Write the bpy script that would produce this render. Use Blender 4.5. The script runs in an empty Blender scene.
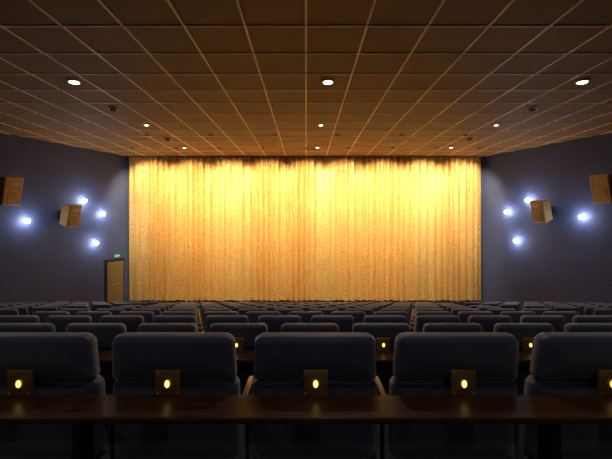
import bpy, bmesh, math, random
from mathutils import Vector, Matrix
random.seed(4)
S=bpy.context.scene
CZ=1.55
CEIL=CZ+3.0
def wallx(y): return (15.9-0.428*y) if y>6.2 else 15.9-0.428*6.2

# ---------------------------------------------------------------- materials
def mat(name,col,rough=0.6,metal=0.0,var=0.0,scale=20,bump=0.0,emit=None,estr=0,sheen=0,stretch=(1,1,1),spec=0.5):
    m=bpy.data.materials.new(name); m.use_nodes=True
    nt=m.node_tree; b=nt.nodes['Principled BSDF']
    b.inputs['Base Color'].default_value=(*col,1)
    b.inputs['Roughness'].default_value=rough
    b.inputs['Metallic'].default_value=metal
    b.inputs['Specular IOR Level'].default_value=spec
    if sheen: b.inputs['Sheen Weight'].default_value=sheen
    if emit:
        b.inputs['Emission Color'].default_value=(*emit,1); b.inputs['Emission Strength'].default_value=estr
    if var or bump:
        tc=nt.nodes.new('ShaderNodeTexCoord'); mp=nt.nodes.new('ShaderNodeMapping')
        mp.inputs['Scale'].default_value=stretch
        nz=nt.nodes.new('ShaderNodeTexNoise'); nz.inputs['Scale'].default_value=scale; nz.inputs['Detail'].default_value=5
        nt.links.new(tc.outputs['Object'],mp.inputs[0]); nt.links.new(mp.outputs[0],nz.inputs['Vector'])
        if var:
            cr=nt.nodes.new('ShaderNodeValToRGB')
            cr.color_ramp.elements[0].position=.3; cr.color_ramp.elements[1].position=.7
            cr.color_ramp.elements[0].color=(*[c*(1-var) for c in col],1)
            cr.color_ramp.elements[1].color=(*[min(1,c*(1+var)) for c in col],1)
            nt.links.new(nz.outputs['Fac'],cr.inputs[0]); nt.links.new(cr.outputs[0],b.inputs['Base Color'])
        if bump:
            bp=nt.nodes.new('ShaderNodeBump'); bp.inputs['Strength'].default_value=bump; bp.inputs['Distance'].default_value=.01
            nt.links.new(nz.outputs['Fac'],bp.inputs['Height']); nt.links.new(bp.outputs[0],b.inputs['Normal'])
    return m

M_seat=mat('seat_fabric',(.045,.058,.12),.5,0,.18,14,.25,sheen=.45)
M_seat2=mat('seat_fabric_seam',(.015,.017,.03),.8)
M_metal=mat('seat_metal',(.28,.28,.3),.45,.5)
M_armwood=mat('arm_wood',(.05,.03,.02),.35,0,.3,8,0,stretch=(1,1,8))
M_wood=mat('ledge_wood',(.050,.021,.009),.36,0,.5,6,.08,stretch=(1,9,9),spec=.3)
M_brass=mat('brass',(.48,.33,.11),.38,.85,.2,30)
M_wall=mat('wall_paint',(.070,.096,.225),.75,0,.06,3,.1)
M_dark=mat('dark_paint',(.012,.012,.015),.8)
M_carpet=mat('carpet',(.03,.025,.035),.95,0,.35,60,.3)
M_tile=mat('ceiling_tile',(.30,.155,.047),.7,0,.08,1.2,.05)
M_bar=mat('ceiling_tbar',(1.0,.78,.44),.4)
M_trim=mat('lamp_trim',(.7,.55,.35),.4,.4)
M_warm=mat('warm_lamp',(1,.8,.5),.5,emit=(1,.78,.48),estr=28)
M_white=mat('white_lamp',(1,1,1),.5,emit=(.93,.95,1),estr=70)
M_glow=mat('aisle_lamp',(1,.8,.2),.5,emit=(1,.72,.18),estr=1.8)
M_spk=mat('speaker_wood',(.36,.22,.07),.4,0,.2,5,0,stretch=(1,1,6))
M_grille=mat('speaker_grille',(.20,.125,.045),.45,.4)
M_door=mat('door_wood',(.22,.155,.06),.5,0,.2,5,0,stretch=(6,6,1))
M_green=mat('sign_green',(.02,.25,.10),.5,emit=(.03,.5,.18),estr=.3)
M_signw=mat('sign_white',(.9,1,.9),.5,emit=(.8,1,.85),estr=.6)

# curtain
M_cur=bpy.data.materials.new('gold_curtain'); M_cur.use_nodes=True
nt=M_cur.node_tree; b=nt.nodes['Principled BSDF']; L=nt.links.new
tc=nt.nodes.new('ShaderNodeTexCoord')
mp=nt.nodes.new('ShaderNodeMapping'); mp.inputs['Scale'].default_value=(20,3,8)
n1=nt.nodes.new('ShaderNodeTexNoise'); n1.inputs['Scale'].default_value=1.9; n1.inputs['Detail'].default_value=7; n1.inputs['Roughness'].default_value=.9
L(tc.outputs['Object'],mp.inputs[0]); L(mp.outputs[0],n1.inputs['Vector'])
cr=nt.nodes.new('ShaderNodeValToRGB')
e=cr.color_ramp.elements; e[0].position=.40; e[0].color=(.42,.18,.028,1); e[1].position=.57; e[1].color=(.98,.68,.27,1)
e2=e.new(.66); e2.color=(1,.93,.66,1)  # pale stop paints sequin glints into the curtain colour
L(n1.outputs['Fac'],cr.inputs[0]); L(cr.outputs[0],b.inputs['Base Color'])
b.inputs['Roughness'].default_value=.38; b.inputs['Metallic'].default_value=.5
bp=nt.nodes.new('ShaderNodeBump'); bp.inputs['Strength'].default_value=.8; bp.inputs['Distance'].default_value=.03
L(n1.outputs['Fac'],bp.inputs['Height']); L(bp.outputs[0],b.inputs['Normal'])

# ---------------------------------------------------------------- mesh helpers
def box(bm,c,s,mi=0,bev=0,rot=None,seg=2):
    r=bmesh.ops.create_cube(bm,size=1.0)
    vs=r['verts']
    bmesh.ops.scale(bm,vec=Vector(s),verts=vs)
    if bev:
        ed=list({e for v in vs for e in v.link_edges})
        q=bmesh.ops.bevel(bm,geom=ed,offset=bev,segments=seg,affect='EDGES',profile=.5)
        fs=set(q['faces'])
        vs=list({v for v in q['verts']}|{v for v in vs if v.is_valid})
        for v in vs:
            for f in v.link_faces: fs.add(f)
    else: fs={f for v in vs for f in v.link_faces}
    fs={f for f in fs if f.is_valid}
    vs=list({v for f in fs for v in f.verts})
    if rot: bmesh.ops.rotate(bm,cent=(0,0,0),matrix=rot,verts=vs)
    bmesh.ops.translate(bm,vec=Vector(c),verts=vs)
    for f in fs: f.material_index=mi
    return vs
def cyl(bm,c,r,h,mi=0,r2=None,seg=24,rot=None):
    q=bmesh.ops.create_cone(bm,cap_ends=True,segments=seg,radius1=r,radius2=r if r2 is None else r2,depth=h)
    vs=q['verts']
    if rot: bmesh.ops.rotate(bm,cent=(0,0,0),matrix=rot,verts=vs)
    bmesh.ops.translate(bm,vec=Vector(c),verts=vs)
    for f in {f for v in vs for f in v.link_faces}: f.material_index=mi
    return vs
def sph(bm,c,r,mi=0,sc=(1,1,1)):
    q=bmesh.ops.create_uvsphere(bm,u_segments=20,v_segments=12,radius=r)
    vs=q['verts']; bmesh.ops.scale(bm,vec=Vector(sc),verts=vs); bmesh.ops.translate(bm,vec=Vector(c),verts=vs)
    for f in {f for v in vs for f in v.link_faces}: f.material_index=mi
def done(bm,name,mats,smooth=False,parent=None):
    me=bpy.data.meshes.new(name); bm.to_mesh(me); bm.free()
    for m in mats: me.materials.append(m)
    if smooth:
        for p in me.polygons: p.use_smooth=True
        try: me.set_sharp_from_angle(angle=math.radians(38))
        except Exception: pass
    o=bpy.data.objects.new(name,me); S.collection.objects.link(o)
    if parent: o.parent=parent
    return o
def rrect(w,h,r,n=7,rb=None):
    pts=[]; rb=r if rb is None else rb
    for (cx,cy,a0,rr) in ((1,1,0,r),(-1,1,90,r),(-1,-1,180,rb),(1,-1,270,rb)):
        for k in range(n+1):
            a=math.radians(a0+90*k/n)
            pts.append((cx*(w/2-rr)+rr*math.cos(a), cy*(h/2-rr)+rr*math.sin(a)))
    return pts
def pillow(bm,w,h,t,r,mi,fn,rb=None):
    prof=[(0,0.0),(.006,.32),(.02,.44),(.045,.49),(.11,.5),(.2,.5)]
    rings=[]
    seq=[(i,-y) for i,y in reversed(prof)]+[(i,y) for i,y in prof[1:]]
    for ins,yy in seq:
        k=min(ins,min(w,h)/2-.012)
        p=rrect(w-2*k,h-2*k,max(r-k*.8,.01),rb=max((rb if rb is not None else r)-k*.8,.01))
        rings.append([bm.verts.new(fn(x,yy*t,z)) for x,z in p])
    fs=[]
    for a,b_ in zip(rings[:-1],rings[1:]):
        n=len(a)
        for i in range(n):
            fs.append(bm.faces.new((a[i],a[(i+1)%n],b_[(i+1)%n],b_[i])))
    fs.append(bm.faces.new(rings[0])); fs.append(bm.faces.new(list(reversed(rings[-1]))))
    for f in fs: f.material_index=mi
    return fs

# ---------------------------------------------------------------- room
ROWS=[(1.78,.565),(3.3,.26+.68)]
y=4.5
while y<13.6:
    ROWS.append((y,.27+.202*y)); y+=1.1
YB=18.3
bm=bmesh.new()
def plan(y0,y1):
    ys=[y0]+([6.2] if y0<6.2<y1 else [])+[y1]
    return [(-wallx(q)-.1,q) for q in ys]+[(wallx(q)+.1,q) for q in reversed(ys)]
BOT=CZ-5.2
floor_z=[]
for i,(ry,D) in enumerate(ROWS):
    z=CZ-D-1.03
    y0=-4.2 if i==0 else ry-.42
    y1=ROWS[i+1][0]-.42 if i+1<len(ROWS) else YB
    floor_z.append(z)
    p=plan(y0,y1)
    lo=[bm.verts.new((x,q,BOT)) for x,q in p]; hi=[bm.verts.new((x,q,z)) for x,q in p]
    bm.faces.new(hi); bm.faces.new(list(reversed(lo)))
    n=len(p)
    for k in range(n): bm.faces.new((lo[k],lo[(k+1)%n],hi[(k+1)%n],hi[k]))
bmesh.ops.recalc_face_normals(bm,faces=bm.faces)
done(bm,'floor',[M_carpet])
FZ=floor_z[-1]
for side,nm in ((-1,'wall_left'),(1,'wall_right')):
    bm=bmesh.new()
    ys=[-4.2,6.2,YB]
    inn=[(side*wallx(q),q) for q in ys]; out=[(side*(wallx(q)+.3),q) for q in reversed(ys)]
    p=inn+out
    lo=[bm.verts.new((a,c,BOT)) for a,c in p]; hi=[bm.verts.new((a,c,CEIL+.2)) for a,c in p]
    n=len(p)
    for k in range(n): bm.faces.new((lo[k],lo[(k+1)%n],hi[(k+1)%n],hi[k]))
    bm.faces.new(hi); bm.faces.new(list(reversed(lo)))
    bmesh.ops.recalc_face_normals(bm,faces=bm.faces)
    done(bm,nm,[M_wall])
bm=bmesh.new(); box(bm,(0,YB+.1,(BOT+CEIL)/2),(17,.2,CEIL-BOT)); done(bm,'wall_front',[M_dark])
bm=bmesh.new(); box(bm,(0,-4.3,(BOT+CEIL)/2),(28,.2,CEIL-BOT)); done(bm,'wall_rear',[M_wall])
bm=bmesh.new(); box(bm,(0,7,CEIL+.1),(28,23,.2)); done(bm,'ceiling',[M_tile])
bm=bmesh.new(); T=.941
for k in range(-14,15):
    xx=k*T
    ymax=17.35 if abs(xx)<8.3 else (15.9-abs(xx))/.428
    box(bm,(xx,(ymax-4.1)/2,CEIL-.007),(.036,ymax+4.1,.016))
k=-10
while True:
    yy=5.72+T*k; k+=1
    if yy>17.4: break
    if yy<-4: continue
    box(bm,(0,yy,CEIL-.006),(2*wallx(yy)-.02,.026,.013))
done(bm,'ceiling_grid',[M_bar])
bm=bmesh.new(); box(bm,(0,17.45,FZ+.06),(15.6,1.5,.12),0,.01); done(bm,'stage_platform',[M_dark])

# ---------------------------------------------------------------- curtain
W=8.28; ztop=CEIL-.03; zbot=CZ-3.79; nx=1900; nz=26
ph=[random.uniform(0,6.28) for _ in range(8)]
def pleat(x,v):
    wx=x+.06*math.sin(1.3*x+ph[0])+.05*math.sin(3.7*x+ph[1])
    a=.65+.35*math.sin(2.1*x+ph[2])*math.sin(.7*x+ph[3])
    s=math.sin(2*math.pi*wx/.29+ph[4]+.25*v*math.sin(x*1.7))
    s2=math.sin(2*math.pi*wx/.83+ph[5])
    return (.10*a*(s+.2*math.sin(2*math.pi*wx/.145))+.04*s2)*(.8+.4*v)
bm=bmesh.new(); g=[]
for j in range(nz+1):
    v=j/nz; zz=ztop+(zbot-ztop)*v; row=[]
    for i in range(nx+1):
        x=-W+2*W*i/nx
        row.append(bm.verts.new((x-.05,17.42+pleat(x,v),zz+(.012*math.sin(x*5) if j==nz else 0))))
    g.append(row)
for j in range(nz):
    for i in range(nx):
        bm.faces.new((g[j][i],g[j+1][i],g[j+1][i+1],g[j][i+1]))
done(bm,'stage_curtain',[M_cur],True)

# ---------------------------------------------------------------- lights
def spot(loc,tgt,e,col,ang,blend,size,name):
    l=bpy.data.lights.new(name,'SPOT'); l.energy=e; l.color=col; l.spot_size=math.radians(ang); l.spot_blend=blend; l.shadow_soft_size=size
    o=bpy.data.objects.new(name,l); S.collection.objects.link(o); o.location=loc
    o.rotation_euler=(Vector(tgt)-Vector(loc)).to_track_quat('-Z','Y').to_euler(); return o
def wash(x,y,tz,e,ang,bl):
    bm=bmesh.new(); cyl(bm,(0,0,-.012),.09,.024,0); cyl(bm,(0,0,-.026),.06,.006,1)
    o=done(bm,'curtain_wash_and_added_fill',[M_tile,M_dark]); o.location=(x,y,CEIL-.005)
    s=spot((x,y+.02,CEIL-.07),(x,17.4,CEIL-tz),e,(1,.79,.46),ang,bl,.05,'wash_spot')
    s.parent=o; s.matrix_parent_inverse=Matrix.Translation(o.location).inverted()
n=9
for i in range(n): wash(-7.2+14.4*i/(n-1),15.35,2.2,780,92,.65)
for i in range(6): wash(-5.6+11.2*i/5,13.0,4.4,820,66,.9)  # added row with no known fixtures, brightens the lower curtain
for yy in (15.2,11.6,7.98,4.3,.7,-2.9):
    for x in (-5.0,.47,5.96):
        bm=bmesh.new(); cyl(bm,(0,0,-.012),.13,.024,0,seg=32); cyl(bm,(0,0,-.026),.09 if yy<9 else .04,.008,1,seg=32)
        o=done(bm,'ceiling_downlight',[M_trim,M_warm]); o.location=(x,yy,CEIL-.01)
        s=spot((x,yy,CEIL-.08),(x,yy,0),80 if yy>3 else 50,(1,.88,.76),130,.6,.08,'down_spot')
        s.parent=o; s.matrix_parent_inverse=Matrix.Translation(o.location).inverted()
for x,yy in ((-5.16,9.9),(6.05,9.9),(-5.1,13.6),(6.0,13.6)):
    bm=bmesh.new(); cyl(bm,(0,0,-.02),.12,.04,0); cyl(bm,(0,0,-.055),.07,.03,1,r2=.09)
    o=done(bm,'smoke_detector',[M_trim,M_dark]); o.location=(x,yy,CEIL-.01)
def wallframe(side,y,h,off=0):
    nrm=Vector((-side*1,-.428,0)).normalized()
    p=Vector((side*wallx(y),y,CZ+h))+nrm*off
    ydir=-nrm; xdir=ydir.cross(Vector((0,0,1)))
    R=Matrix((xdir,ydir,Vector((0,0,1)))).transposed().to_4x4()
    return Matrix.Translation(p)@R,nrm,p
for side,y,h in ((-1,13.4,-.04),(-1,15.4,.79),(-1,16.2,.26),(-1,15.9,-.99),(1,16.3,.35),(1,15.4,.83),(1,15.9,-.89),(1,13.5,.11)):
    Mx,nrm,p=wallframe(side,y,h)
    bm=bmesh.new(); rx=Matrix.Rotation(math.radians(90),3,'X')
    cyl(bm,(0,-.012,0),.08,.024,0,seg=32,rot=rx); cyl(bm,(0,-.06,0),.03,.09,0,rot=rx); sph(bm,(0,-.14,0),.075,1)
    o=done(bm,'wall_lamp',[M_metal,M_white],True); o.matrix_world=Mx
    l=bpy.data.lights.new('bulb_light','POINT'); l.energy=10; l.color=(.86,.91,1); l.shadow_soft_size=.03
    q=bpy.data.objects.new('bulb_light',l); S.collection.objects.link(q); q.parent=o; q.location=(0,-.6,0)
def speaker(side,y,h,sc=1.0):
    Mx,nrm,p=wallframe(side,y,h)
    bm=bmesh.new()
    tilt=Matrix.Rotation(math.radians(14),3,'X')@Matrix.Rotation(math.radians(side*-14),3,'Z')
    box(bm,(0,-.17,0),(.14,.34,.12),1,.01)
    box(bm,(0,-.02,0),(.26,.04,.36),1,.008)
    vs=box(bm,(0,0,0),(.62,.42,.88),0,.015)
    for v in vs:
        if v.co.y>0: v.co.x*=.72; v.co.z*=.86
    vs2=box(bm,(0,-.216,0),(.56,.02,.82),2,.006)
    vs3=cyl(bm,(0,-.229,-.14),.20,.010,0,seg=32,rot=Matrix.Rotation(math.radians(90),3,'X'))
    vs5=cyl(bm,(0,-.235,-.14),.17,.012,2,seg=32,rot=Matrix.Rotation(math.radians(90),3,'X'))
    vs4=box(bm,(0,-.229,.24),(.30,.012,.13),0,.004)
    allv=list(vs)+list(vs2)+list(vs3)+list(vs4)+list(vs5)
    bmesh.ops.rotate(bm,cent=(0,0,0),matrix=tilt,verts=allv)
    bmesh.ops.translate(bm,vec=(0,-.5,0),verts=allv)
    o=done(bm,'wall_speaker',[M_spk,M_dark,M_grille]); o.matrix_world=Mx@Matrix.Scale(sc,4)
speaker(-1,14.6,.20); speaker(-1,12.6,1.0,1.08); speaker(1,14.6,.36); speaker(1,12.55,1.08,1.12)

Mx,nrm,p=wallframe(-1,16.8,0)
dh=2.1
bm=bmesh.new()
box(bm,(0,-.04,FZ-CZ+dh/2+.06),(1.0,.06,dh+.12),1,.01)
box(bm,(0,-.07,FZ-CZ+dh/2),(.84,.05,dh),0,.008)
box(bm,(.0,-.10,FZ-CZ+1.05),(.7,.03,.05),2,.01)
o=done(bm,'door_1',[M_door,M_dark,M_metal]); o.matrix_world=Mx
bm=bmesh.new()
box(bm,(0,-.05,0),(.42,.08,.22),0,.01)
yy=-.094
for c,s in (((-.07,.015),(.05,.018)),((-.085,-.03),(.06,.018)),((-.05,-.045),(.06,.018)),((-.11,.0),(.05,.014)),((-.035,.03),(.045,.014))):
    box(bm,(c[0],yy,c[1]),(s[0],.006,s[1]),1)
sph(bm,(-.055,yy,.07),.017,1,(1,.3,1))
box(bm,(.08,yy,0),(.12,.006,.022),1)
vv=[bm.verts.new((.13,yy-.003,.045)),bm.verts.new((.18,yy-.003,0)),bm.verts.new((.13,yy-.003,-.045))]
f=bm.faces.new(vv); f.material_index=1
o=done(bm,'exit_sign',[M_green,M_signw]); o.matrix_world=wallframe(-1,16.9,FZ-CZ+dh+.25)[0]@Matrix.Scale(.7,4)

# ---------------------------------------------------------------- seats
def seatmesh(sx,ax=1.0,kk=.28):
    bm=bmesh.new()
    def backmap(cz,yo,k=kk):
        def fn(x,y_,z):
            zz=cz+z
            lean=.12*(1.03-zz)
            return Vector((x*(1-.12*max(0,zz-.8)),yo+y_+lean+k*x*x,zz))
        return fn
    pillow(bm,.60*sx,.235,.10,.05,0,backmap(.9125,.055),rb=.025)
    pillow(bm,.62*sx,.44,.10,.05,0,backmap(.580,.07),rb=.05)
    box(bm,(0,.10,.792),(.54*sx,.05,.03),1)
    box(bm,(0,.36,.41),(.52*ax,.46,.14),0,.045,seg=3)
    box(bm,(0,.34,.31),(.44*ax,.36,.06),2,.01)
    for s in (-1,1):
        box(bm,(s*.306*ax,.27,.30),(.026,.24,.60),2,.006)
        box(bm,(s*.304*ax,.31,.62),(.038,.36,.05),3,.014)
        box(bm,(s*.306*ax,.27,.012),(.03,.34,.024),2,.004)
    bmesh.ops.recalc_face_normals(bm,faces=bm.faces)
    o=done(bm,'cinema_seat',[M_seat,M_seat2,M_metal,M_armwood],True)
    m=o.data; bpy.data.objects.remove(o); return m
MA=seatmesh(1.035,1.075,.15); MB=seatmesh(.9)
P=.651; P1=.705
def place(x,y,z,m):
    o=bpy.data.objects.new('cinema_seat',m); S.collection.objects.link(o)
    o.location=(x,y,z)
XS1=[.046+P1*k for k in range(-7,8)]
for i,(ry,D) in enumerate(ROWS):
    z=floor_z[i]
    if i==0: xs=XS1
    elif i==1: xs=[.036+P*k for k in range(-10,11)]
    else:
        hw=min(wallx(ry+.7)-.75, .83*ry+2.2)
        off=0 if i%2 else P/2
        cen=[off+P*k for k in range(-7,7 if i%2==0 else 8)]
        xs=[x for x in cen if abs(x)<4.4]
        x=5.55
        while x<hw: xs+= [x,-x]; x+=P
    for x in xs: place(x,ry,z,MA if i==0 else MB)

for i,(a,xs) in enumerate(((ROWS[0],XS1),(ROWS[1],[.036+P*k for k in range(-10,11)]))):
    ry,D=a; z=floor_z[i]; zt=CZ-(.84 if i==0 else 1.17); pp=P1 if i==0 else P
    w=(xs[-1]-xs[0])+.9; cx=(xs[-1]+xs[0])/2
    bm=bmesh.new()
    box(bm,(cx,ry-.105,zt-.015),(w,.21,.03),0,.008)
    for k in range(0,len(xs)+1,3):
        box(bm,(xs[0]-pp/2+k*pp,ry-.10,(z+zt-.03)/2),(.035,.12,zt-.03-z),1,.005)
    done(bm,'wooden_ledge',[M_wood,M_dark])
    for x in xs:
        bm=bmesh.new()
        box(bm,(0,0,.062),(.118,.016,.122),0,.004)
        cyl(bm,(0,-.010,.062),.026,.006,1,seg=20,rot=Matrix.Rotation(math.radians(90),3,'X'))
        sph(bm,(0,-.013,.062),.012,2,(1,.8,1.5))
        for sx in (-.048,.048):
            for sz in (.014,.110): sph(bm,(sx,-.008,sz),.005,1)
        o=done(bm,'brass_ledge_lamp',[M_brass,M_brass,M_glow],True); o.location=(x,ry-.012,zt)

# ---------------------------------------------------------------- camera / world
w=bpy.data.worlds.new('World'); S.world=w; w.use_nodes=True
w.node_tree.nodes['Background'].inputs[0].default_value=(.01,.01,.015,1)
cam=bpy.data.cameras.new('Camera'); co=bpy.data.objects.new('Camera',cam); S.collection.objects.link(co)
co.location=(0,0,CZ); co.rotation_euler=(math.radians(90),0,0)
cam.sensor_width=36; cam.lens=370/612*36; cam.shift_y=-9.5/612; cam.clip_start=.05
S.camera=co
S.view_settings.view_transform='Standard'
S.view_settings.look='None'
